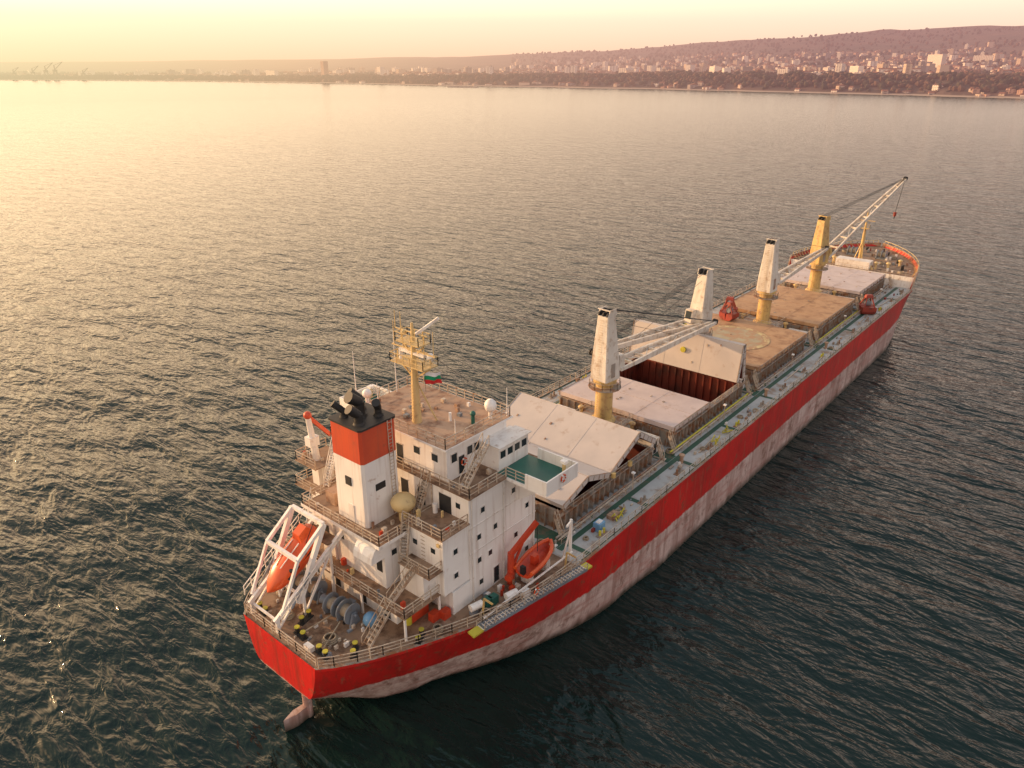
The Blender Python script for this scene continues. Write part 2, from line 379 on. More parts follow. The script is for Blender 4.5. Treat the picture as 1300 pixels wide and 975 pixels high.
for x in (44,70,97,125,150):
    c.beam((x,-11.15,ZD),(x,-11.15,ZD+2.3),.1,.1,'rail'); c.box(x-.2,x+.2,-11.35,-10.95,ZD+2.3,ZD+2.5,'white')
c.build('deck_machinery',ship)
r=MB()
for sg in (-1,1):
    pts=[(x,sg*(bd(x)-.15),ZD+.12) for x in [0.3,1.3,3,5,8,11,14,17,20,24,28]]
    r.rail(pts,'rail',1.1,1.5,.07,3)
    pts=[(x,sg*14.85,ZD+.12) for x in range(28,163,6)]
    r.rail(pts,'rail',1.1,1.5,.06,3)
    r.rail([(29,sg*11.15,ZD),(52,sg*11.15,ZD)],'rail',1.0,2,.05,2)
    r.rail([(57,sg*11.15,ZD),(80,sg*11.15,ZD)],'rail',1.0,2,.05,2)
    r.rail([(85,sg*11.15,ZD),(161,sg*11.15,ZD)],'rail',1.0,2,.05,2)
r.rail([(.3,y,ZD+.12) for y in (-5.4,-2.5,0,2.5,5.4)],'rail',1.1,1.2,.08,3)
r.rail([(XF,y,ZF) for y in (-14,-7,0,7,14)],'rail',1,1.5,.05,2)
r.build('deck_railings',ship)
# ---------------------------------------------------------------- superstructure
s=MB(); u=MB()
ZB=22.8
s.box(8.6,26,-6.8,6.8,ZD,13.4,'white')
s.box(13.0,25.6,-10,10,ZD,13.39,'white')
s.box(7.4,15.5,-9.3,9.3,13.4,13.55,'brown'); 
s.box(9.3,15.6,-4.8,4.8,13.55,18.9,'white'); s.box(8.3,15.7,-5.4,6.4,18.9,19.05,'brown')
s.box(8.25,8.3,-5.4,6.4,18.8,19.15,'white'); s.box(8.3,15.5,-5.45,-5.4,18.8,19.15,'white')
s.box(15.5,25.6,-10,10,13.39,ZB-.15,'white')
s.box(15.3,25.9,-10.3,10.3,ZB-.15,ZB,'brown')
s.box(12,15.5,-9.9,-4.9,13.55,19.9,'white'); s.box(11.7,15.5,-10.1,-4.85,19.9,20.02,'brown')
s.box(12.4,15.5,5.2,9.9,13.55,17.4,'white'); s.box(12.2,15.5,5.1,10.1,17.4,17.52,'brown')
s.box(10.2,12,-9.8,-5.6,16.4,16.52,'brown'); s.box(10.4,12,-8.8,-5.6,13.55,16.4,'white')
s.box(13.4,16.4,10.1,13.6,ZD,13.5,'white'); s.box(12.8,17.5,10.02,14.3,16.2,16.35,'brown'); s.box(13.8,15.2,11.4,12.8,13.5,16.2,'white')
s.box(13.0,17.3,10.32,14,19.3,19.42,'brown'); s.box(14.2,15.4,11.6,12.8,16.35,19.3,'white')
s.box(16.2,25.0,-6.6,6.6,ZB,26.5,'white'); s.box(15.6,25.5,-7.1,7.1,26.5,26.66,'white'); s.box(15.7,25.4,-7.0,7.0,26.66,26.70,'roofb')
s.box(21,25.6,-9.0,-6.6,ZB,25.4,'white'); s.box(20.8,25.8,-9.3,-7.12,25.4,25.5,'white2')
for z in (16.3,19.2): s.box(15.45,25.65,-10.06,-10.0,z,z+.12,'white2')
for sg in (-1,1):
    a,b=sorted((sg*10.3,sg*15.2))
    s.box(20.6,25.7,a,b,ZB-.35,ZB-.02,'white')
    a2,b2=sorted((sg*9.05 if sg<0 else sg*6.65,sg*15.05)); s.box(20.75,25.55,a2,b2,ZB,ZB+.03,'green')
    s.box(25.55,25.7,a,b,ZB-.02,ZB+1.2,'white')
    e0,e1=sorted((sg*15.05,sg*15.2)); s.box(20.6,25.55,e0,e1,ZB-.02,ZB+1.2,'white')
    a3,b3=sorted((sg*12.6,sg*15.05)); s.box(20.6,20.75,a3,b3,ZB-.02,ZB+1.2,'white')
    s.hexa([(22.4,sg*10.0,19.2),(23.9,sg*10.0,19.2),(23.9,sg*10.0,22.45),(22.4,sg*10.0,22.45),(22.4,sg*10.3,19.4),(23.9,sg*10.3,19.4),(23.9,sg*14.6,22.45),(22.4,sg*14.6,22.45)],'white')
    u.rail([(20.7,sg*10.2,ZB),(20.7,sg*12.6,ZB)],'rail',1.1,1.2)
    u.cyl((24.6,sg*14.3,ZB),(24.6,sg*14.3,ZB+1.3),.18,.18,'cream',8); u.box(24.3,24.9,sg*14.3-.3,sg*14.3+.3,ZB+1.3,ZB+1.6,'white')
def winS(x,z,w=.65,hh=.65,y=-10): 
    a,b=(y-.03,y+.02) if y<0 else (y-.02,y+.03)
    u.box(x-w/2,x+w/2,a,b,z-hh/2,z+hh/2,'glass')
    a,b=(y-.06,y-.031) if y<0 else (y+.031,y+.06)
    for (p,q,rz,sz) in ((x-w/2-.08,x-w/2,z-hh/2-.08,z+hh/2+.08),(x+w/2,x+w/2+.08,z-hh/2-.08,z+hh/2+.08),(x-w/2,x+w/2,z+hh/2,z+hh/2+.08)):
        u.box(p,q,a,b+.03,rz,sz,'white2')
def winA(y,z,w=.65,hh=.65,x=15.5,mat='glass'):
    u.box(x-.03,x+.02,y-w/2,y+w/2,z-hh/2,z+hh/2,mat)
    u.box(x-.07,x,y-w/2-.06,y+w/2+.06,z+hh/2,z+hh/2+.08,'white2')
for z,xx in ((12.4,(17.0,21.6,24.2)),(15.1,(16.8,18.4,22.4)),(17.8,(16.8,19.2,24.2)),(20.6,(17.4,22.0,))):
    for x in xx: winS(x,z,.55,.6); winS(x,z,.55,.6,y=10)
winS(19.3,12.0,.8,1.9)
for z in (15.1,17.8): winS(13.6,z,.55,.6,y=-9.9)
for y in (-8.6,-6.2): winA(y,18.2,.55,.6,x=12)
for y in (-8.6,6.8,8.6): winA(y,21.4,.55,.6)
for y in (-3.6,-1.2,1.2,3.6): winA(y,20.6,1.0,2.0,mat='dark')
winA(-6.9,21.0,1.6,1.95,mat='dark')
for y in (-4,4): winA(y,16.2,.8,1.9,x=9.3,mat='dark')
for y in (-1.5,1.5): winA(y,16.8,.6,.6,x=9.3)
for y in (-5.5,-2,2,5.5): winA(y,11.9,.8,1.9,x=8.6,mat='dark')
for x in (11.5,14): winS(x,12.3,y=-6.8)
winS(10.5,17.2,y=-4.8)
winS(18.2,24.0,.8,1.9,y=-6.6)
for x in (17.2,19.4,20.4): winS(x,25.1,.75,.9,y=-6.6)
for x in (21.6,22.7,23.8,24.9): winS(x,24.5,.8,.8,y=-9.0)
for i in range(11): 
    y=-6+i*1.2; u.box(24.98,25.03,y-.48,y+.48,24.5,25.7,'glass')
for y in (-5,-2.5,2.5,5): winA(y,25.0,.8,.8,x=16.2)
winA(0,23.9,.9,1.9,x=16.2,mat='dark')
def lring(x,y,z):
    n=14
    for i in range(n):
        a=2*math.pi*i/n;b=2*math.pi*(i+1)/n
        u.cyl((x+.36*math.cos(a),y,z+.36*math.sin(a)),(x+.36*math.cos(b),y,z+.36*math.sin(b)),.08,.08,'boat' if i%4 else 'white',6)
lring(23.2,-15.27,ZB+.6); lring(18.5,-6.72,24.2); lring(20,-14.7,11.7)
for x in (15.8,20.4,25.2): u.cyl((x,-10.12,ZD),(x,-10.12,22.4),.06,.06,'white2',6)
u.cyl((15.38,-5.2,13.6),(15.38,-5.2,22.5),.08,.08,'rail',6); u.cyl((9.2,2.6,13.6),(9.2,2.6,18.8),.12,.12,'white2',8)
for y in (-9.6,-4.6): u.box(11.8,12,y,y+.35,19.0,19.3,'cream')
for i in range(14): u.beam((11.9,-7.6,13.8+i*.42),(11.9,-7.1,13.8+i*.42),.05,.05,'rail')
u.rail([(25.2,-6.9,26.7),(15.8,-6.9,26.7),(15.8,6.9,26.7),(25.2,6.9,26.7),(25.2,-6.9,26.7)],'rail',1.1,1.3,.07)
u.rail([(20.6,-10.2,ZB),(15.4,-10.2,ZB),(15.4,10.2,ZB),(20.6,10.2,ZB)],'rail',1.1,1.3,.07)
u.rail([(15.3,-10,20.02),(11.8,-10,20.02),(11.8,-4.9,20.02)],'rail',1.1,1.2,.07)
u.rail([(11.9,-9.7,16.52),(10.3,-9.7,16.52),(10.3,-5.7,16.52)],'rail',1.1,1.2,.07)
u.rail([(15.3,-5.3,19.05),(8.4,-5.3,19.05),(8.4,6.3,19.05),(15.3,6.3,19.05)],'rail',1.1,1.2,.07)
u.rail([(12,-9.2,13.55),(7.5,-9.2,13.55),(7.5,9.2,13.55),(12,9.2,13.55)],'rail',1.1,1.2,.07)
u.rail([(17.4,14.2,16.35),(12.9,14.2,16.35),(12.9,10.1,16.35)],'rail'); u.rail([(17.2,13.9,19.42),(13.1,13.9,19.42),(13.1,10.4,19.42)],'rail')
for x,y in ((7.6,-9.1),(7.6,-3),(7.6,3),(7.6,9.1),(12,-9.1)): u.beam((x,y,ZD),(x,y,13.4),.18,.18,'white')
s.loft([[(9.3-1.6*math.sin(t),-4.8,18.9-1.8*(1-math.cos(t)))for t in (0,.4,.8,1.2,1.57)]+[(9.3,-4.8,17.1)],[(9.3-1.6*math.sin(t),-2.2,18.9-1.8*(1-math.cos(t)))for t in (0,.4,.8,1.2,1.57)]+[(9.3,-2.2,17.1)]],'white',smooth=False)
u.stairs((4.6,-6.9,ZD),(7.6,-6.9,13.5),.9,'rail')
u.stairs((7.9,-6.6,13.55),(10.3,-7.6,16.5),.8,'rail')
u.stairs((10.6,-6.0,16.52),(11.9,-5.2,19.95),.7,'rail')
u.stairs((13.6,-4.5,19.05),(15.5,-4.5,22.8),.8,'rail')
u.stairs((16.2,-8.6,ZB),(19.6,-8.6,26.4),.8,'rail')
u.stairs((10,8.2,13.55),(12.8,10.6,16.3),.8,'white2'); u.stairs((16.6,12,16.35),(14.0,12.8,19.4),.8,'white2'); u.stairs((13.4,9.2,17.5),(15.4,9.2,22.8),.8,'white2')
u.cyl((14.6,12.2,19.4),(14.2,12.4,24.8),.45,.3,'white2',10); u.beam((14.2,12.4,24.8),(17.2,12.9,21.2),.35,.4,'funred'); u.box(13.8,15,11.9,12.9,21.2,22.3,'white2')
u.sphere((14.2,12.4,24.9),.45,'funred')
u.cyl((13.0,-3.7,19.05),(13.0,-3.7,20.6),.5,.5,'cream'); u.sphere((13.0,-3.7,21.0),1.25,'cream',(1,1,.75),16,8)
u.cyl((14.8,-6.2,20.02),(14.8,-6.2,21),.25,.25,'white2')
u.box(10.2,11.6,3.4,4.8,19.05,20.4,'roofb'); u.cyl((14.6,4.6,19.05),(14.6,4.6,21.2),.5,.5,'white2'); u.sphere((14.6,4.6,21.4),.75,'white2',(1,1,.6))
u.cyl((20.5,-3,26.7),(20.5,-3,27.6),.15,.15,'white'); 
u.cyl((23.6,-5.7,26.7),(23.6,-5.7,27.6),.22,.22,'white'); u.sphere((23.6,-5.7,28.1),.65,'white',(1,1,1.1))
u.cyl((21.5,-5.2,26.7),(21.5,-5.2,27.5),.2,.2,'green'); u.sphere((21.5,-5.2,27.8),.3,'green')
u.cyl((17,5.5,26.7),(17,5.5,28.1),.2,.2,'white'); u.sphere((17,5.5,28.5),.5,'white')
for x,y,hh in ((16.2,6.2,6.5),(24.5,6.2,5),(16.2,2.8,4),(25,-6.7,3.2),(17.5,-6.6,2.4),(22,6.6,7)): u.cyl((x,y,26.7),(x,y,26.7+hh),.06,.03,'white',6)
for i in range(16): 
    x=random.uniform(16.5,24.5);y=random.uniform(-5.5,6); q=random.uniform(.2,.5); u.box(x,x+q,y,y+q,26.702,26.9+random.random()*.3,random.choice(['white','roofb','steel','rail']))
for (xa,xb,ya,yb,z_,n_) in ((8.6,12,-5,-2.6,19.055,6),(8.8,15,2.6,6,19.055,9),(12,15,-9.6,-5.4,20.025,7),(7.8,9.2,-8.8,8.8,13.555,14),(15.8,20,-9.8,-7.2,22.805,5),(13.2,15,10.6,13.6,19.43,4),(16.2,22,-14,-10.6,ZD+.005,16)):
    for i in range(n_):
        x=random.uniform(xa,xb);y=random.uniform(ya,yb);q=random.uniform(.12,.4); u.box(x,x+q*1.4,y,y+q,z_,z_+random.uniform(.15,.8),random.choice(['white2','steel','roofb','rail','red','cream','black']))
for x,y in ((14,-11.3),(17.5,-12.8)):
    u.cyl((x,y,11.6),(x+1.3,y-.3,11.6),.38,.38,'white',12); u.box(x,x+1.2,y-.35,y+.2,ZD,11.2,'steel')
for x,y,m in ((11.8,-9.6,'red'),(10.9,-9.0,'red'),(15.6,-11.6,'green'),(16.3,-11.8,'green'),(19,-13.7,'white'),(26.6,-8,'white2'),(26.6,-11,'roofb')):
    u.box(x,x+.9,y-.35,y+.35,ZD,ZD+.9,m)
u.coil(15,-12.4,ZD,.6); u.coil(10.5,-10.3,ZD,.5); u.coil(27.5,-9.5,ZD,.6)
s.build('accommodation_block',ship); u.build('accommodation_fittings',ship)
f=MB()
def fr(z,e=0): 
    k=(z-19)/10.4; x0,x1,y0,y1=9.6+.1*k-e,14.0+e,-2.25+.05*k-e,2.25-.05*k+e; c=.25
    return [(x0+c,y0,z),(x1-c,y0,z),(x1,y0+c,z),(x1,y1-c,z),(x1-c,y1,z),(x0+c,y1,z),(x0,y1-c,z),(x0,y0+c,z)]
f.loft([fr(19.05),fr(25.9)],'white',smooth=False); f.loft([fr(25.9,.02),fr(29.3,.02)],'funred',smooth=False)
f.loft([fr(29.3,.12),fr(29.5,.12)],'black',smooth=False)
for (x,y,r_,hh,bx,by) in ((10.6,-1.1,.42,1.0,-.9,.2),(11.8,.2,.5,1.5,-1.1,.1),(13.0,-1.0,.35,.9,-.6,-.5),(12.8,1.3,.4,1.2,-.8,.5),(10.7,1.2,.3,.7,-.7,.6)):
    f.cyl((x,y,29.5),(x,y,29.5+hh),r_,r_,'black',12); f.cyl((x,y,29.5+hh-.1),(x+bx,y+by,29.5+hh+.75),r_,r_*1.15,'black',12)
    f.cyl((x,y,29.5),(x,y,29.75),r_*1.4,r_*1.2,'black',12)
f.box(9.55,9.64,-.4,.4,23.1,24,'dark'); f.box(9.54,9.62,-.5,.3,19.1,21,'white2'); f.box(11,12.2,-2.27,-2.2,22.6,23.3,'dark')
f.beam((12.9,-2.35,19.2),(12.9,-2.3,29.4),.06,.06,'rail'); f.beam((13.4,-2.35,19.2),(13.4,-2.3,29.4),.06,.06,'rail')
for i in range(28): f.beam((12.9,-2.36,19.4+i*.36),(13.4,-2.36,19.4+i*.36),.04,.04,'rail')
f.build('funnel',ship)
m=MB(); X,Y=18.2,-.6
m.cyl((X,Y,26.7),(X,Y,33),.5,.32,'cream',10); m.cyl((X,Y,33),(X,Y,37.2),.3,.12,'cream',8)
for a in (-1,1): m.beam((X+1.5,Y+a*1.3,26.7),(X,Y,31.5),.16,.16,'cream')
for z,wy,wx in ((33,2.3,1.0),(35.2,1.6,.8)):
    m.box(X-wx,X+wx,Y-wy,Y+wy,z,z+.12,'cream'); m.rail([(X-wx,Y-wy,z+.1),(X+wx,Y-wy,z+.1),(X+wx,Y+wy,z+.1),(X-wx,Y+wy,z+.1),(X-wx,Y-wy,z+.1)],'cream',.9,1,.07,2)
    for a in (-1,1): m.beam((X,Y,z-1.6),(X,Y+a*wy,z),.14,.14,'cream')
m.beam((X,Y-3,34.4),(X,Y+3,34.4),.12,.12,'cream'); m.beam((X,Y-2,36.2),(X,Y+2.4,36.2),.1,.1,'cream')
m.box(X-.2,X+.2,Y-1.6,Y+1.6,34.0,34.25,'white'); m.cyl((X,Y+1.8,33.1),(X,Y+1.8,34.2),.2,.2,'white')
m.sphere((X+.4,Y-1.9,34.0),.42,'white'); m.sphere((X,Y+1.2,36.0),.3,'cream')
for a in (-2.8,-1.5,1.4,2.7): m.cyl((X,Y+a,34.4),(X,Y+a,36.3+abs(a)*.2),.05,.03,'cream',6)
m.beam((X-.1,Y-.6,36.2),(X+1.3,Y-2.3,37.8),.3,.25,'white')
for a in (1.6,2.4): m.cyl((X,Y+a,36.2),(X,Y+a,38.0),.05,.03,'cream',6)
for i in range(22): m.beam((X-.55,Y-.2,27+i*.35),(X-.55,Y+.2,27+i*.35),.04,.04,'cream')
for a in (-1,1): m.cyl((X,Y+a*2.8,34.4),(X+6.6,Y+a*6,27.7),.02,.02,'black',4)
m.build('radar_mast',ship)
fl=MB(); n=10
for k,mt in enumerate(('flag_white','flag_green','flag_red')):
    for i in range(n):
        def P(i,j): 
            t=i/n; return (X-.1+t*1.7,Y-1.6-t*.5+.16*math.sin(t*7+j),32.5-j*.4-t*.35+.05*math.sin(t*9))
        fl.add([P(i,k),P(i+1,k),P(i+1,k+1),P(i,k+1)],[(0,1,2,3)],mt,True)
fl.cyl((X-.1,Y-1.6,30.5),(X-.1,Y-1.6,34.4),.02,.02,'black',4)
fl.build('national_flag',None,(X-.1,Y-1.6,32))
# ---------------------------------------------------------------- deck cranes
def crane(x,yaw,elev,L,upmat,lowmat,zh=28.9,hook=False,y0=0):
    o=MB(); B=Vector((x,y0,0)); Rz=Matrix.Rotation(yaw,3,'Z')
    def W(a,b,c): return Rz@Vector((a,b,0))+B+Vector((0,0,c))
    o.cyl(W(0,0,13.38),W(0,0,19.4),1.25,1.2,lowmat,20); o.cyl(W(0,0,13.38),W(0,0,13.8),1.8,1.5,lowmat,20)
    o.cyl(W(0,0,19.2),W(0,0,19.7),1.65,1.65,lowmat,20)
    o.cyl(W(0,0,18.4),W(0,0,18.5),2.3,2.3,'coam',20)
    for i in range(12):
        a=2*math.pi*i/12;b=2*math.pi*(i+1)/12
        o.rail([W(2.2*math.cos(a),2.2*math.sin(a),18.5),W(2.2*math.cos(b),2.2*math.sin(b),18.5)],'rail',1,2,.05,2)
    for i in range(16): o.beam(W(-1.45,-.25,13.8+i*.3),W(-1.45,.25,13.8+i*.3),.05,.05,'rail')
    rs=[]
    for z,a,b in ((19.7,1.55,1.45),(22.5,1.45,1.35),(27,1.0,1.05),(zh,.8,.95)):
        c=.15; sh=-.35*(z-19.7)/9
        rs.append([W(sh-a,-b+c,z),W(sh-a+c,-b,z),W(sh+a-c,-b,z),W(sh+a,-b+c,z),W(sh+a,b-c,z),W(sh+a-c,b,z),W(sh-a+c,b,z),W(sh-a,b-c,z)])
    o.loft(rs[:2],upmat,smooth=False); o.loft(rs[1:],upmat,smooth=False)
    o.hexa([W(1.4,-1.3,20.8),W(2.7,-1.3,20.8),W(2.7,.1,20.8),W(1.4,.1,20.8),W(1.4,-1.3,23),W(2.3,-1.3,23),W(2.3,.1,23),W(1.4,.1,23)],upmat)
    o.hexa([W(2.3,-1.1,21.6),W(2.66,-1.1,21.6),W(2.66,-.1,21.6),W(2.3,-.1,21.6),W(2.2,-1.1,22.8),W(2.42,-1.1,22.8),W(2.42,-.1,22.8),W(2.2,-.1,22.8)],'glass')
    o.hexa([W(-.5,-1.47,20.2),W(.3,-1.47,20.2),W(.3,-1.3,20.2),W(-.5,-1.3,20.2),W(-.5,-1.42,22.2),W(.3,-1.42,22.2),W(.3,-1.3,22.2),W(-.5,-1.3,22.2)],'coam')
    for i in range(26):
        p=19.9+i*.34; t=(p-19.7)/9.2
        o.beam(W(-1.75+.35*t,-.25,p),W(-1.75+.35*t,.25,p),.05,.05,'rail')
    for b in (-.7,0,.7):
        o.cyl(W(-.1,b-.12,zh+.35),W(-.1,b+.12,zh+.35),.5,.5,'black',12)
        o.cyl(W(-.9,b-.1,zh+.2),W(-.9,b+.1,zh+.2),.35,.35,'black',12)
    for b in (-1,1): o.hexa([W(-1.2,b*.85-.06,zh),W(.7,b*.85-.06,zh),W(.7,b*.85+.06,zh),W(-1.2,b*.85+.06,zh),W(-.7,b*.85-.06,zh+.9),W(.5,b*.85-.06,zh+.9),W(.5,b*.85+.06,zh+.9),W(-.7,b*.85+.06,zh+.9)],upmat)
    o.beam(W(-.9,-1.05,zh+.85),W(-.9,1.05,zh+.85),.15,.15,upmat)
    pz=20.9
    def J(t,b,dz=0): return W(1.6+L*t*math.cos(elev),b,pz+L*t*math.sin(elev)+dz)
    jm='cranew'
    for sg in (-1,1):
        for t0,t1,h0,h1,b0,b1 in ((0,.35,.45,.85,1.4,1.0),(.35,.8,.85,.65,1.0,.6),(.8,1,.65,.4,.6,.32)):
            p=J(t0,sg*b0);q=J(t1,sg*b1); wv=(Rz@Vector((0,.16,0))); 
            o.hexa([p-wv-Vector((0,0,h0/2)),q-wv-Vector((0,0,h1/2)),q+wv-Vector((0,0,h1/2)),p+wv-Vector((0,0,h0/2)),
                    p-wv+Vector((0,0,h0/2)),q-wv+Vector((0,0,h1/2)),q+wv+Vector((0,0,h1/2)),p+wv+Vector((0,0,h0/2))],jm)
    for t,b in ((.12,1.26),(.24,1.1),(.36,1.0),(.5,.86),(.64,.74),(.78,.6),(.9,.45),(1,.32)):
        o.beam(J(t,-b),J(t,b),.25,.35,jm)
    for (t0,b0),(t1,b1) in (((.12,1.26),(.24,1.1)),((.24,-1.1),(.36,-1.0)),((.36,1.0),(.5,.86)),((.5,-.86),(.64,-.74)),((.64,.74),(.78,.6))):
        o.beam(J(t0,b0),J(t1,-b1),.12,.12,jm)
    for b in (-.2,.2): o.cyl(J(1.01,b-.08),J(1.01,b+.08),.5,.5,'black',12)
    for b in (-.6,-.2,.2,.6): o.cyl(W(-.1,b,zh+.8),J(.98,b*.5,.35),.035,.035,'black',5)
    o.cyl(W(.6,0,zh-1),J(.6,0,.5),.03,.03,'black',5)
    if hook:
        p=J(1.01,0); q=p+Vector((-1.0,.5,-7.5)); o.cyl(p,q,.06,.06,'black',5); o.cyl(q,q-Vector((0,0,.9)),.35,.3,'grab',10); o.cyl(q-Vector((0,0,.9)),q-Vector((0,0,1.6)),.12,.06,'black',8)
    return o.build('deck_crane',ship,(x,y0,13.38))
crane(54.1,R(-6),R(1.0),26,'cranew','yellow')
crane(82.3,R(171),R(2),24,'cranew','cranew',28.6)
crane(110.4,R(-3),R(5),26,'cranew','yellow',28.8)
crane(138.5,R(-18),R(30),29,'yellow','yellow',29,True)
def grab(x,y,z,yaw=0,s_=1.0):
    o=MB(); Rz=Matrix.Rotation(yaw,3,'Z'); B=Vector((x,y,z))
    def W(a,b,c): return B+Rz@Vector((a,b,0))*s_+Vector((0,0,c*s_))
    for sg in (-1,1):
        prof=[(0,0),(sg*1.1,.15),(sg*1.7,.8),(sg*1.75,1.7),(sg*.2,1.6)]
        o.loft([[W(a,-1.4,c) for a,c in prof],[W(a,1.4,c) for a,c in prof]],'grab',smooth=False)
        for b in (-1,1): o.beam(W(sg*1.5,b,1.7),W(sg*.3,b*.5,3.6),.2,.2,'grab')
    o.loft([[W(a,b,3.5) for a,b in ((-.6,-.8),(.6,-.8),(.6,.8),(-.6,.8))],[W(a,b,4.1) for a,b in ((-.4,-.6),(.4,-.6),(.4,.6),(-.4,.6))]],'grab',smooth=False)
    o.cyl(W(0,-.5,2.2),W(0,.5,2.2),.5,.5,'steel',12)
    for b in (-.3,.3): o.cyl(W(0,b,2.4),W(0,b,3.6),.05,.05,'black',5)
    o.build('clamshell_grab',None,(x,y,z))
grab(110.2,7.0,12.98,.2,1.0); grab(105.6,4.9,14.05,1.4,.85); grab(137.5,-11.9,ZD+.02,.6,1.0)
# ---------------------------------------------------------------- poop equipment
w=MB()
def winch(x,y,yaw=0):
    Rz=Matrix.Rotation(yaw,3,'Z')
    def W(a,b,c): return Rz@Vector((a,b,0))+Vector((x,y,ZD+c))
    for b0,b1,r_ in ((-1.6,-.5,.62),(.2,1.3,.62)):
        w.cyl(W(0,b0,1.1),W(0,b1,1.1),r_,r_,'rope',16)
        for bb in (b0,b1): w.cyl(W(0,bb-.07,1.1),W(0,bb+.07,1.1),1.05,1.05,'steel',20)
    w.cyl(W(0,1.9,1.1),W(0,2.4,1.1),.35,.5,'steel',14); w.cyl(W(0,-2.2,1.1),W(0,2.0,1.1),.14,.14,'steel',8)
    for b in (-1.85,-.15,1.6): w.hexa([W(-.7,b-.1,0),W(.7,b-.1,0),W(.7,b+.1,0),W(-.7,b+.1,0),W(-.25,b-.1,1.3),W(.25,b-.1,1.3),W(.25,b+.1,1.3),W(-.25,b+.1,1.3)],'steel')
    p=[W(.4,-.55,0),W(1.6,-.55,0),W(1.6,.25,0),W(.4,.25,0)]; w.hexa(p+[q+Vector((0,0,1.1)) for q in p],'steel')
winch(5.9,-1.8,.1); winch(6.0,3.4,.1)
def bollard(x,y,yaw=0,m='lime'):
    c_,s_=math.cos(yaw),math.sin(yaw)
    w.beam((x-c_*.8,y-s_*.8,ZD+.08),(x+c_*.8,y+s_*.8,ZD+.08),.6,.14,'black')
    for a in (-.5,.5): w.cyl((x+a*c_,y+a*s_,ZD+.1),(x+a*c_,y+a*s_,ZD+.7),.2,.2,'black',12); w.cyl((x+a*c_,y+a*s_,ZD+.7),(x+a*c_,y+a*s_,ZD+.8),.26,.26,m,12)
for x,y,a in ((1.6,-4.6,1.5),(3.6,-6.6,.7),(8.6,-9.9,.5),(1.8,-1,1.5),(3.4,.4,.2),(1.5,4.6,1.5),(4,7.4,-.7)): bollard(x,y,a)
w.sphere((6.9,-5.0,ZD+.75),.75,'blue'); w.cyl((9.4,-7.5,ZD),(9.4,-7.5,ZD+.9),.35,.35,'lime')
w.box(1.0,1.5,-3.6,-2.6,ZD,ZD+.5,'white'); w.box(9.6,11.8,-7.8,-7.1,ZD,ZD+1.3,'red')
w.coil(3.2,-3.6,ZD,.7); w.coil(2.6,2.2,ZD,.6); w.coil(4.4,5.6,ZD,.6)
w.cyl((5.0,-2.8,ZD+.5),(1.8,-4.4,ZD+.4),.07,.07,'rope',6); w.cyl((5.2,-1.4,ZD+.5),(1.8,-1.2,ZD+.4),.07,.07,'rope',6)
for _ in range(46):
    x=random.uniform(1,8);y=random.uniform(-5.5,6); s_=random.uniform(.1,.3); w.box(x,x+s_*1.8,y,y+s_,ZD+.003,ZD+random.uniform(.1,.5),random.choice(['steel','roofb','white2','black','coam','rail']))
w.build('mooring_winches_and_bollards',ship)
gw=MB()
a=Vector((13.2,-13.35,10.9)); b=Vector((26.8,-15.65,11.0))
gw.beam(a,b,.95,.1,'steel')
for i in range(34): p=a.lerp(b,i/33); gw.beam(p+Vector((-.06,-.42,.08)),p+Vector((.06,.42,.08)),.1,.05,'white2')
for e in (-.45,.45):
    o=Vector((.16*e,-e,0)); gw.beam(a+o,b+o,.08,.3,'steel'); gw.rail([a+o,b+o],'rail',.8,1.2,.06,2)
gw.beam(a+Vector((-1.2,.2,-.1)),a+Vector((.1,0,.0)),.9,.2,'lime'); gw.beam(b,b+Vector((.9,-.1,0)),.9,.2,'lime')
for t in (.1,.9): 
    p=a.lerp(b,t); gw.beam(p+Vector((0,1.2,0)),p+Vector((0,1,2.2)),.15,.15,'yellow'); gw.beam(p+Vector((0,1,2.2)),p+Vector((0,-.1,2.1)),.15,.15,'yellow')
gw.build('gangway',ship)
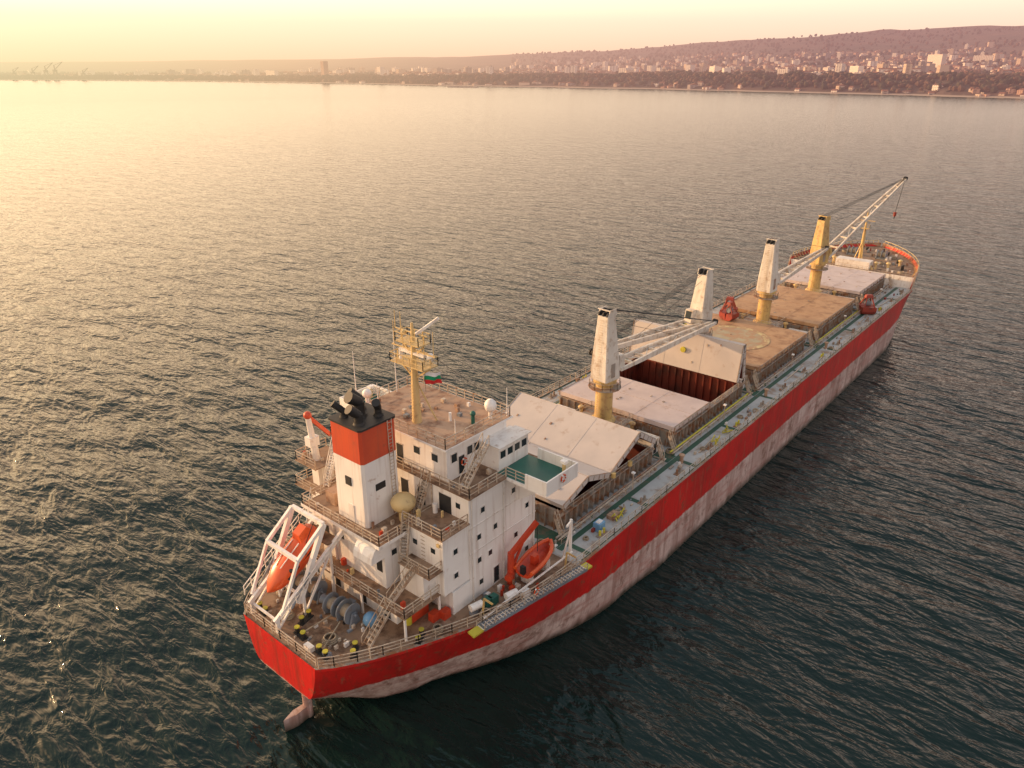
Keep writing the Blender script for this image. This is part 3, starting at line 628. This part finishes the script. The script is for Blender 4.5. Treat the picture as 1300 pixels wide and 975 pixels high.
def lifeboat():
    o=MB(); tilt=R(33); C=Vector((4.6,3.2,15.9))
    Ry=Matrix.Rotation(math.pi,3,'Z')
    Rt=Matrix.Rotation(-tilt,3,'Y')
    def W(a,b,c): return C+Rt@(Ry@Vector((a,b,c)))
    rings=[]
    for a,bw,zl,zh in ((-3.6,.7,-.5,.6),(-3.4,1.1,-.8,.95),(-2,1.35,-1.05,1.15),(0,1.4,-1.15,1.1),(1.6,1.25,-1.05,.95),(2.8,.85,-.75,.6),(3.5,.35,-.35,.15),(3.75,.05,-.1,-.02)):
        r_=[]
        for i in range(16):
            t=2*math.pi*i/16; c_,s_=math.cos(t),math.sin(t)
            y=bw*math.copysign(abs(c_)**.75,c_); z=(zh if s_>0 else -zl)*math.copysign(abs(s_)**.8,s_)
            r_.append(W(a,y,z))
        rings.append(r_)
    o.loft(rings,'boat')
    o.loft([[W(a,b,c) for a,b,c in ((-3.2,-.7,.9),(-1.5,-.7,1.0),(-1.5,.7,1.0),(-3.2,.7,.9))],[W(a,b,c) for a,b,c in ((-3.0,-.5,1.75),(-1.9,-.5,1.75),(-1.9,.5,1.75),(-3.0,.5,1.75))]],'boat',smooth=False)
    o.loft([[W(-1.88,b,c) for b,c in ((-.4,1.25),(.4,1.25),(.4,1.6),(-.4,1.6))],[W(-1.8,b,c) for b,c in ((-.4,1.2),(.4,1.2),(.4,1.55),(-.4,1.55))]],'glass',smooth=False)
    for a in (-1.0,0,1.0):
        for sg in (-1,1): o.sphere(W(a,sg*1.22,.45),.2,'glass')
    for sg in (-1,1): o.beam(W(-3.2,sg*1.3,.05),W(1.8,sg*1.3,.05),.15,.15,'black'); o.beam(W(-1.4,sg*.5,1.15),W(1.4,sg*.5,1.05),.06,.1,'white')
    for a in (-2,0,2): o.beam(W(a,-.8,-1.0),W(a,.8,-1.0),.2,.2,'white2')
    o.build('lifeboat',None,tuple(C))
    d_=MB()
    for yy in (1.1,5.3):
        e=(-.35 if yy<3 else .35)
        d_.beam((.6,yy,12.0),(9.2,yy,17.7),.3,.45,'white')
        d_.beam((.8,yy,ZD),(.9,yy,12.3),.35,.35,'white'); d_.beam((3.9,yy,ZD),(3.9,yy,14.2),.25,.25,'white'); d_.beam((7.4,yy,ZD),(7.4,yy,16.4),.25,.25,'white')
        d_.beam((.9,yy,ZD+.2),(3.9,yy,14),.18,.18,'white'); d_.beam((3.9,yy,ZD+.2),(7.4,yy,16),.18,.18,'white')
        d_.beam((3.2,yy+e,12.8),(6.8,yy+e,19.8),.4,.5,'white')
        d_.beam((1.2,yy+e,12.6),(3.6,yy+e,17.4),.25,.28,'white')
        d_.beam((3.6,yy+e,17.4),(6.8,yy+e,19.8),.3,.35,'white')
        d_.cyl((2.2,yy+e*1.6,12.9),(4.6,yy+e*1.6,15.6),.12,.12,'steel',8)
        d_.rail([(.8,yy+(-1 if yy<3 else 1),12.4),(8.6,yy+(-1 if yy<3 else 1),17.6)],'white2',1,1.1,.07,2)
    for x,z in ((6.8,19.8),(3.6,17.4)): d_.beam((x,.75,z),(x,5.65,z),.35,.35,'white')
    for x in (.9,3.9,7.4): d_.beam((x,1.1,ZD+1.1+(x-.9)*.3),(x,5.3,ZD+1.1+(x-.9)*.3),.2,.2,'white')
    d_.beam((7.9,1.1,17.0),(7.9,5.3,17.0),1.4,.12,'brown')
    for y in (2.2,4.2): d_.cyl((6.8,y,19.6),(5.6,y,17.6),.04,.04,'black',5)
    d_.build('lifeboat_davit',ship)
lifeboat()
rb=MB(); C=Vector((23.0,-12.3,12.6)); Rz=Matrix.Rotation(R(8),3,'Z')
def W(a,b,c): return C+Rz@Vector((a,b,c))
rings=[]
for a,bw,zb_,zt_ in ((-2.6,.95,-.5,.35),(-1.5,1.05,-.65,.35),(0,1.1,-.7,.38),(1.4,.9,-.6,.5),(2.3,.5,-.3,.65),(2.8,.08,.2,.8)):
    rings.append([W(a,-bw,zt_),W(a,-bw*.95,zb_*.3),W(a,-bw*.5,zb_*.9),W(a,0,zb_),W(a,bw*.5,zb_*.9),W(a,bw*.95,zb_*.3),W(a,bw,zt_),W(a,bw*.8,zt_),W(a,bw*.55,-.05),W(a,-bw*.55,-.05),W(a,-bw*.8,zt_)])
rb.loft(rings,'red')
for sg in (-1,1):
    pts=[(-2.7,.95,.4),(-1.5,1.08,.4),(0,1.13,.43),(1.4,.93,.55),(2.3,.55,.7),(2.85,.1,.85)]
    for p,q in zip(pts[:-1],pts[1:]): rb.cyl(W(p[0],sg*p[1],p[2]),W(q[0],sg*q[1],q[2]),.2,.2,'boat',8)
rb.box(22.2,22.9,-12.7,-12.1,12.6,13.6,'red'); rb.box(20.3,20.7,-12.8,-12.3,12.5,13.4,'black')
rb.build('rescue_boat',None,tuple(C))
rd=MB()
rd.box(21.2,21.8,-12.9,-11.7,ZD,12.1,'white2'); rd.box(24,24.6,-12.9,-11.7,ZD,12.1,'white2')
rd.cyl((20.2,-11.2,ZD),(20.2,-11.2,14.6),.4,.35,'red'); rd.beam((20.2,-11.2,14.4),(23.4,-12.0,17.0),.4,.5,'red'); rd.beam((20.2,-11.2,12.2),(21.8,-11.6,15.6),.22,.22,'red')
rd.cyl((23.4,-12,17),(23.2,-12.3,13.6),.04,.04,'black',5); rd.cyl((19.4,-11.5,12),(21,-10.9,12),.4,.4,'red',12)
rd.beam((27.2,-13.6,ZD),(27.2,-13.6,16.0),.25,.25,'white'); rd.beam((26.6,-13.0,ZD),(27.2,-13.6,15),.15,.15,'white'); rd.beam((27.2,-13.6,15.8),(25.6,-14.2,16.2),.2,.2,'white')
rd.beam((14,-13.0,11.4),(26.6,-14.3,12.6),.14,.14,'white')
rd.build('rescue_boat_davit',ship)
fc=MB()
fc.cyl((171,0,ZF),(171,0,21),.45,.35,'yellow',12); fc.cyl((171,0,21),(171,0,26.5),.3,.12,'yellow',8)
fc.beam((171,-2,24),(171,2,24),.15,.15,'yellow'); fc.box(170.5,171.6,-.9,.9,22,22.12,'yellow'); fc.rail([(170.5,-.9,22.1),(171.6,-.9,22.1),(171.6,.9,22.1),(170.5,.9,22.1)],'yellow',.8,1,.06,2)
for sg in (-1,1): 
    fc.beam((169.2,sg*1.2,ZF),(171,0,19),.18,.18,'yellow')
    x=177; y=sg*3.6
    fc.cyl((x,y-1,14.9),(x,y+1,14.9),.7,.7,'rope',14)
    for b_ in (-1,0,1): fc.cyl((x,y+b_-.08,14.9),(x,y+b_+.08,14.9),1.15,1.15,'steel',16)
    fc.box(x-.7,x+.7,y-1.3,y+1.3,13.6,14.4,'steel')
    for xx,yy in ((181,4),(175,8),(169,10.5),(184,2)): 
        for o_ in (0,.9): fc.cyl((xx+o_,sg*yy,13.5),(xx+o_,sg*yy,14.7),.25,.25,'black',10)
    for xx,yy in ((167,5),(168.2,7.5),(173,9)): fc.cyl((xx,sg*yy,13.4),(xx,sg*yy,14.8),.3,.3,'cream',10); fc.sphere((xx,sg*yy,14.9),.55,'cream',(1,1,.6))
    for xx,yy in ((179,6),(172.5,5),(166.5,11)): fc.coil(xx,sg*yy,zfd(xx),.8)
for _ in range(60):
    x=random.uniform(165,184); yb=bd(x)-1.5; y=random.uniform(-yb,yb); q=random.uniform(.15,.5)
    fc.box(x,x+q*1.5,y,y+q,zfd(x),zfd(x)+random.uniform(.2,.9),random.choice(['steel','roofb','white2','cream','coam','grab']))
pts=[(x,-(bd(x)-.1),ztop(x)) for x in (165,169,173,177,180,183,186,188,189.5)]
for sg in (-1,1): fc.rail([(a,b*sg,c) for a,b,c in pts],'cream',.6,1.6,.09,1)
for i in range(19):
    x=165.5+i*1.2
    for sg in (-1,1): fc.beam((x,sg*(bd(x)-.18),ztop(x)-.1),(x,sg*(bd(x)-.9),ztop(x)-1.0),.12,.12,'cream')
fc.box(165,168,-4,4,ZF,15.2,'white2')
fc.build('forecastle_gear',ship)
# ---------------------------------------------------------------- coast
CAM=Vector((-27.8,-51.2,60)); HEAD=R(39.7)
SUN_AZ=R(108); SUN_EL=R(9.5)
sunh=Vector((math.cos(SUN_AZ),math.sin(SUN_AZ),0))
def fr2w(az,dist):
    a=HEAD-R(az); return CAM.x+math.cos(a)*dist, CAM.y+math.sin(a)*dist
def hazy(name,colf,rough=.9,dens=4700):  # paints haze into the surface: emission rising with distance, yellower towards the sun
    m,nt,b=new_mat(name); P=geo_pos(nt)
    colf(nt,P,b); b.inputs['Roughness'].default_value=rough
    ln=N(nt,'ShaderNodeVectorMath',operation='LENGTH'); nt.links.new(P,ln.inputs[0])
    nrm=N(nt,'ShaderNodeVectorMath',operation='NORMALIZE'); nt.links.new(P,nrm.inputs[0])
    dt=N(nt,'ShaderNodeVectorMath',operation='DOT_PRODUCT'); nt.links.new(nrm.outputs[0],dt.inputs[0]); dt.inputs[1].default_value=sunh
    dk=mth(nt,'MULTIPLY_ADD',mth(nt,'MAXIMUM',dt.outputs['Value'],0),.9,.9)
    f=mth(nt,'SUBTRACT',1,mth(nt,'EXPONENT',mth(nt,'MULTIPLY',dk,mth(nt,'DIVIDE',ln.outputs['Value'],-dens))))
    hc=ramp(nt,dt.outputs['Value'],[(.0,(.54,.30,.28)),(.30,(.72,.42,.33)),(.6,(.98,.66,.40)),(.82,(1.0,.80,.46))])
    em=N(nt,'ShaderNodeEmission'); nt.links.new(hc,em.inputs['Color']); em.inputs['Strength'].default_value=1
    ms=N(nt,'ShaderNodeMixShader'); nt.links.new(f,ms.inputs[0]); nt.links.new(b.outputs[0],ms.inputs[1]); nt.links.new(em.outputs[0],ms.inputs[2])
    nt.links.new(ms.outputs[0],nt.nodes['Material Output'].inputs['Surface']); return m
def tcol(nt,P,b):
    sep=N(nt,'ShaderNodeSeparateXYZ'); nt.links.new(P,sep.inputs[0])
    c_=mix(nt,ramp(nt,noise(nt,P,.004,6,.7),[(.4,0),(.6,1)]),(.045,.038,.024),(.12,.07,.045))
    c_=mix(nt,ramp(nt,noise(nt,P,.02,4,.7),[(.55,0),(.62,1)]),c_,(.14,.09,.06))
    f=mth(nt,'DIVIDE',mth(nt,'SUBTRACT',2.6,sep.outputs[2]),1.0,clamp=True)
    nt.links.new(mix(nt,f,c_,(.40,.31,.23)),b.inputs['Base Color'])
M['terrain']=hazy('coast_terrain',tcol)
def flat(c,win=False):
    def F(nt,P,b):
        if not win: 
            nt.links.new(mix(nt,noise(nt,P,.03,3),tuple(x*.6 for x in c),tuple(x*1.3 for x in c)),b.inputs['Base Color']); return
        sep=N(nt,'ShaderNodeSeparateXYZ'); nt.links.new(P,sep.inputs[0])
        a=mth(nt,'GREATER_THAN',mth(nt,'FRACT',mth(nt,'DIVIDE',sep.outputs[2],3.0)),.5)
        d2=mth(nt,'GREATER_THAN',mth(nt,'FRACT',mth(nt,'DIVIDE',mth(nt,'ADD',sep.outputs[0],sep.outputs[1]),5.0)),.45)
        f=mth(nt,'MULTIPLY',a,d2); nt.links.new(mix(nt,f,c,tuple(x*.35 for x in c)),b.inputs['Base Color'])
    return F
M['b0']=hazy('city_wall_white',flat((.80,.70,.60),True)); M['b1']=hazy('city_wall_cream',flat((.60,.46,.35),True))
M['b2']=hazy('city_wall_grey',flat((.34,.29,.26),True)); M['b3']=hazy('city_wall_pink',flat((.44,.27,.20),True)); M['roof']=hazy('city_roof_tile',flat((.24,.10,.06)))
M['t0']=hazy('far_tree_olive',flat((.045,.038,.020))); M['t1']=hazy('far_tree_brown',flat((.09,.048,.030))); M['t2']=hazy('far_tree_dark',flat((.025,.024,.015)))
T_R=[(-75,6500),(-45,4200),(-33,3400),(-25,3050),(-19,2763),(-10,2350),(-2.8,2116),(8,1930),(15,1830),(22,1740),(32.6,1655),(45,1600),(75,1700)]
T_ridge=[(-75,50),(-32,54),(-14,76),(-4,100),(1.6,122),(8,155),(13.7,195),(18.7,232),(21,240),(23,256),(28,276),(32,284),(40,300),(75,300)]
T_bank=[(-75,4),(-20,6),(-10,12),(0,18),(15,26),(75,30)]
from mathutils import noise as mn
def shoreR(az): 
    return sm_tab(T_R,az,3)+35*mn.noise(Vector((az*.25,1,0)))+12*mn.noise(Vector((az*1.5,5,0)))
def th(az,s_):
    ridge=sm_tab(T_ridge,az,1.5); bank=lerp_tab(T_bank,az)
    t=max(0,min(1,s_/170)); hb=-1+(bank+1)*(t*t*(3-2*t))*(1+.25*mn.noise(Vector((az*.8,2,s_*.004))))
    if s_<60: hb=-1+(s_/60)*2.8
    else: hb=max(hb,1.8)
    t=max(0,min(1,(s_-300)/4700)); t=t**1.35
    x,y=fr2w(az,s_+2000)
    n_=mn.noise(Vector((x*.0012,y*.0012,0)))*28*t+mn.noise(Vector((x*.004,y*.004,3)))*9*t
    return hb+(ridge-bank)*(t*t*(3-2*t))+n_*(ridge/220)
tm=MB(); azs=[a*.6-75 for a in range(251)]; ss=[-30,0,20,40,60,80,110,150,200,260,330,420,540,700,900,1150,1400,1700,2000,2300,2600,3000,3400,3800,4200,4600,5000,5500,6200,7500,9000]
vs=[]
for az in azs:
    R0=shoreR(az)
    for s_ in ss: x,y=fr2w(az,R0+s_); vs.append((x,y,th(az,s_) if s_>=0 else -3))
k=len(ss); tm.add(vs,[(i*k+j,(i+1)*k+j,(i+1)*k+j+1,i*k+j+1) for i in range(len(azs)-1) for j in range(k-1)],'terrain',True)
tm.build('coast_hills')
ct=MB()
def bld(az,s_,w_,l_,hh,mat):
    x,y=fr2w(az,shoreR(az)+s_); z=th(az,s_); a=random.choice((0,.4,.9,1.3))+random.uniform(-.1,.1)+HEAD
    ca,sa=math.cos(a),math.sin(a)
    p=[(x+ca*i*w_/2-sa*j*l_/2,y+sa*i*w_/2+ca*j*l_/2) for i,j in ((-1,-1),(1,-1),(1,1),(-1,1))]
    ct.hexa([(a_,b_,z-6) for a_,b_ in p]+[(a_,b_,z+hh) for a_,b_ in p],mat)
    if hh<14 and random.random()<.8:
        q=[(a_,b_,z+hh+.1) for a_,b_ in p]; m1=[(q[0][i]+q[3][i])/2 for i in range(2)]+[z+hh+3]; m2=[(q[1][i]+q[2][i])/2 for i in range(2)]+[z+hh+3]
        ct.add(q+[m1,m2],[(0,1,5,4),(2,3,4,5),(0,4,3),(1,2,5)],'roof')
    elif random.random()<.5:
        ct.hexa([(x+dx_*2.5,y+dy_*2.5,z+hh) for dx_,dy_ in ((-1,-1),(1,-1),(1,1),(-1,1))]+[(x+dx_*2.5,y+dy_*2.5,z+hh+3) for dx_,dy_ in ((-1,-1),(1,-1),(1,1),(-1,1))],mat)
mats=['b0','b1','b1','b2','b3','b3']
for _ in range(4200):
    az=random.triangular(-40,60,30) if random.random()<.75 else random.uniform(-40,60)
    smax=500 if az<-18 else (1100 if az<0 else 2700)
    s_=270+(smax-270)*random.random()**1.05
    if mn.noise(Vector((az*.35,s_*.0022,9)))<-.10: continue
    if random.random()<.12: bld(az,s_,random.uniform(11,17),random.uniform(15,34),random.uniform(15,28),random.choice(['b0','b0','b1','b2']))
    else: bld(az,s_,random.uniform(8,15),random.uniform(9,22),random.uniform(5,12),random.choice(mats))
for az,s_,w_,l_,hh in ((-13.0,250,16,18,50),(-9.2,300,18,16,32),(-16.5,260,50,14,24),(-17.5,300,14,14,30),(27.5,1500,90,16,40),(30,1700,60,16,30),(8,350,22,50,22),(14,420,60,14,24),(18.5,300,26,12,20),(23,500,50,14,26),(25.5,380,90,18,12)): bld(az,s_,w_,l_,hh,'b0' if hh!=50 else 'b3')
for _ in range(90):
    az=random.uniform(-25,45); bld(az,random.uniform(45,80),random.uniform(8,14),random.uniform(10,30),random.uniform(3,5),random.choice(mats))
ct.build('distant_city_buildings')
ph=(1+5**.5)/2
ico=[Vector(v).normalized() for v in ((-1,ph,0),(1,ph,0),(-1,-ph,0),(1,-ph,0),(0,-1,ph),(0,1,ph),(0,-1,-ph),(0,1,-ph),(ph,0,-1),(ph,0,1),(-ph,0,-1),(-ph,0,1))]
icf=[(0,11,5),(0,5,1),(0,1,7),(0,7,10),(0,10,11),(1,5,9),(5,11,4),(11,10,2),(10,7,6),(7,1,8),(3,9,4),(3,4,2),(3,2,6),(3,6,8),(3,8,9),(4,9,5),(2,4,11),(6,2,10),(8,6,7),(9,8,1)]
tr=MB()
for i in range(15000):
    az=random.uniform(-42,60)
    if random.random()<.55: s_=random.uniform(55,420 if az>-5 else 200)
    else: s_=random.uniform(150,1200 if az<0 else 4400)
    x,y=fr2w(az,shoreR(az)+s_); z=th(az,s_); r_=random.uniform(3.5,7.5)*(1.3 if s_>1500 else 1)
    tr.add([(x+v.x*r_*random.uniform(.7,1.3),y+v.y*r_*random.uniform(.7,1.3),z+r_*.7+v.z*r_*random.uniform(.7,1.2)) for v in ico],icf,random.choice(['t0','t1','t1','t2']))
tr.build('distant_trees')
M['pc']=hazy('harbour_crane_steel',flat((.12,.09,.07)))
for az,hh in ((-31.6,40),(-30.6,45),(-29.9,55),(-29.4,58),(-27.9,38)):
    x,y=fr2w(az,shoreR(az)+60); z=2; o=MB()
    for a,b in ((-8,-8),(8,-8),(8,8),(-8,8)): o.beam((x+a,y+b,z),(x+a*.5,y+b*.5,z+hh*.45),2,2,'pc')
    o.box(x-6,x+6,y-6,y+6,z+hh*.45,z+hh*.56,'pc'); o.beam((x,y,z+hh*.5),(x,y,z+hh*.8),3,3,'pc')
    o.beam((x,y,z+hh*.55),(x+hh*.35,y-hh*.45,z+hh),2,2,'pc'); o.beam((x,y,z+hh*.8),(x+hh*.35,y-hh*.45,z+hh),1,1,'pc')
    o.build('harbour_crane',None,(x,y,z))
bw_=MB(); 
p0=fr2w(-4.5,2060);p1=fr2w(-2.5,2020); n=40
for i in range(n):
    t=i/n; x=p0[0]+(p1[0]-p0[0])*t;y=p0[1]+(p1[1]-p0[1])*t
    bw_.add([(x+v.x*5,y+v.y*5,.5+v.z*2.5*random.uniform(.7,1.2)) for v in ico],icf,'b2')
bw_.build('breakwater')
# ---------------------------------------------------------------- sea
m,nt,b=new_mat('sea_water'); P=geo_pos(nt); M['sea']=m
def wv(scale,ang,sx,sy,det,dist=.4):
    mp=N(nt,'ShaderNodeMapping'); mp.inputs['Rotation'].default_value=(0,0,ang); mp.inputs['Scale'].default_value=(sx,sy,1)
    nt.links.new(P,mp.inputs['Vector']); return noise(nt,mp.outputs[0],scale,det,.6,dist)
A=wv(.25,R(-60),1,.38,3); B_=wv(.75,R(-48),1,.45,3); C_=wv(.045,R(-75),1,.55,2)
hsum=mth(nt,'ADD',mth(nt,'MULTIPLY',A,1.35),mth(nt,'ADD',mth(nt,'MULTIPLY',B_,.38),mth(nt,'MULTIPLY',C_,2.0)))
ln=N(nt,'ShaderNodeVectorMath',operation='LENGTH'); nt.links.new(P,ln.inputs[0])
far=mth(nt,'DIVIDE',mth(nt,'SUBTRACT',ln.outputs['Value'],130),1300,clamp=True)
bp=N(nt,'ShaderNodeBump'); bp.inputs['Distance'].default_value=1.0
nt.links.new(mth(nt,'SUBTRACT',1.0,mth(nt,'MULTIPLY',mth(nt,'POWER',far,.5),.76)),bp.inputs['Strength'])
nt.links.new(hsum,bp.inputs['Height']); nt.links.new(bp.outputs[0],b.inputs['Normal'])
nt.links.new(mth(nt,'ADD',.09,mth(nt,'MULTIPLY',far,.12)),b.inputs['Roughness'])
b.inputs['Base Color'].default_value=(.005,.018,.016,1); b.inputs['IOR'].default_value=1.333
sea=MB(); S=30000
sea.add([(-S,-S,0),(S,-S,0),(S,S,0),(-S,S,0)],[(0,1,2,3)],'sea'); sea.build('sea_water')
# ---------------------------------------------------------------- world
wd=bpy.data.worlds.new('World'); sc.world=wd; wd.use_nodes=True; nt=wd.node_tree
bg=nt.nodes['Background']; out=nt.nodes['World Output']
sky=N(nt,'ShaderNodeTexSky',sky_type='NISHITA'); sky.sun_disc=False; sky.sun_elevation=SUN_EL; sky.sun_rotation=math.pi/2-SUN_AZ
sky.dust_density=2.0; sky.air_density=1.2
nt.links.new(sky.outputs[0],bg.inputs['Color']); bg.inputs['Strength'].default_value=.02
tc=N(nt,'ShaderNodeTexCoord'); D=tc.outputs['Generated']
sp=N(nt,'ShaderNodeSeparateXYZ'); nt.links.new(D,sp.inputs[0])
zz=mth(nt,'MAXIMUM',sp.outputs[2],0)
dt=N(nt,'ShaderNodeVectorMath',operation='DOT_PRODUCT'); nt.links.new(D,dt.inputs[0]); dt.inputs[1].default_value=sunh
fac=mth(nt,'POWER',mth(nt,'MULTIPLY_ADD',dt.outputs['Value'],.5,.5,clamp=True),2.5)
def q(*c): return tuple(x/4.5 for x in c)
sunw=ramp(nt,zz,[(0,q(1.25,.84,.48)),(.045,q(1.3,1.02,.66)),(.12,q(4.2,2.9,1.6)),(.32,q(3.9,2.5,1.35)),(.6,q(1.0,.82,.64)),(1,q(.42,.46,.5))])
anti=ramp(nt,zz,[(0,q(.92,.56,.43)),(.06,q(1.10,.84,.68)),(.14,q(1.30,.98,.85)),(.3,q(.92,.76,.72)),(.6,q(.50,.52,.57)),(1,q(.38,.46,.56))])
bg2=N(nt,'ShaderNodeBackground'); nt.links.new(mix(nt,fac,anti,sunw),bg2.inputs['Color']); bg2.inputs['Strength'].default_value=4.5
ad=N(nt,'ShaderNodeAddShader'); nt.links.new(bg.outputs[0],ad.inputs[0]); nt.links.new(bg2.outputs[0],ad.inputs[1]); nt.links.new(ad.outputs[0],out.inputs['Surface'])
sl=bpy.data.lights.new('sun','SUN'); sl.energy=5.0; sl.angle=R(.6); sl.color=(1,.60,.30)
so=bpy.data.objects.new('sun',sl); sc.collection.objects.link(so)
dv=Vector((math.cos(SUN_AZ)*math.cos(SUN_EL),math.sin(SUN_AZ)*math.cos(SUN_EL),math.sin(SUN_EL)))
so.rotation_euler=dv.to_track_quat('Z','Y').to_euler(); so.location=dv*300
cd=bpy.data.cameras.new('camera'); co=bpy.data.objects.new('camera',cd); sc.collection.objects.link(co); sc.camera=co
cd.sensor_width=36; cd.lens=36*950/1300; cd.clip_end=60000; cd.clip_start=.5
co.location=CAM; pit=R(23.3)
fw=Vector((math.cos(HEAD)*math.cos(pit),math.sin(HEAD)*math.cos(pit),-math.sin(pit)))
co.rotation_euler=fw.to_track_quat('-Z','Y').to_euler()
sc.view_settings.view_transform='Standard'; sc.view_settings.look='None'; sc.view_settings.exposure=0
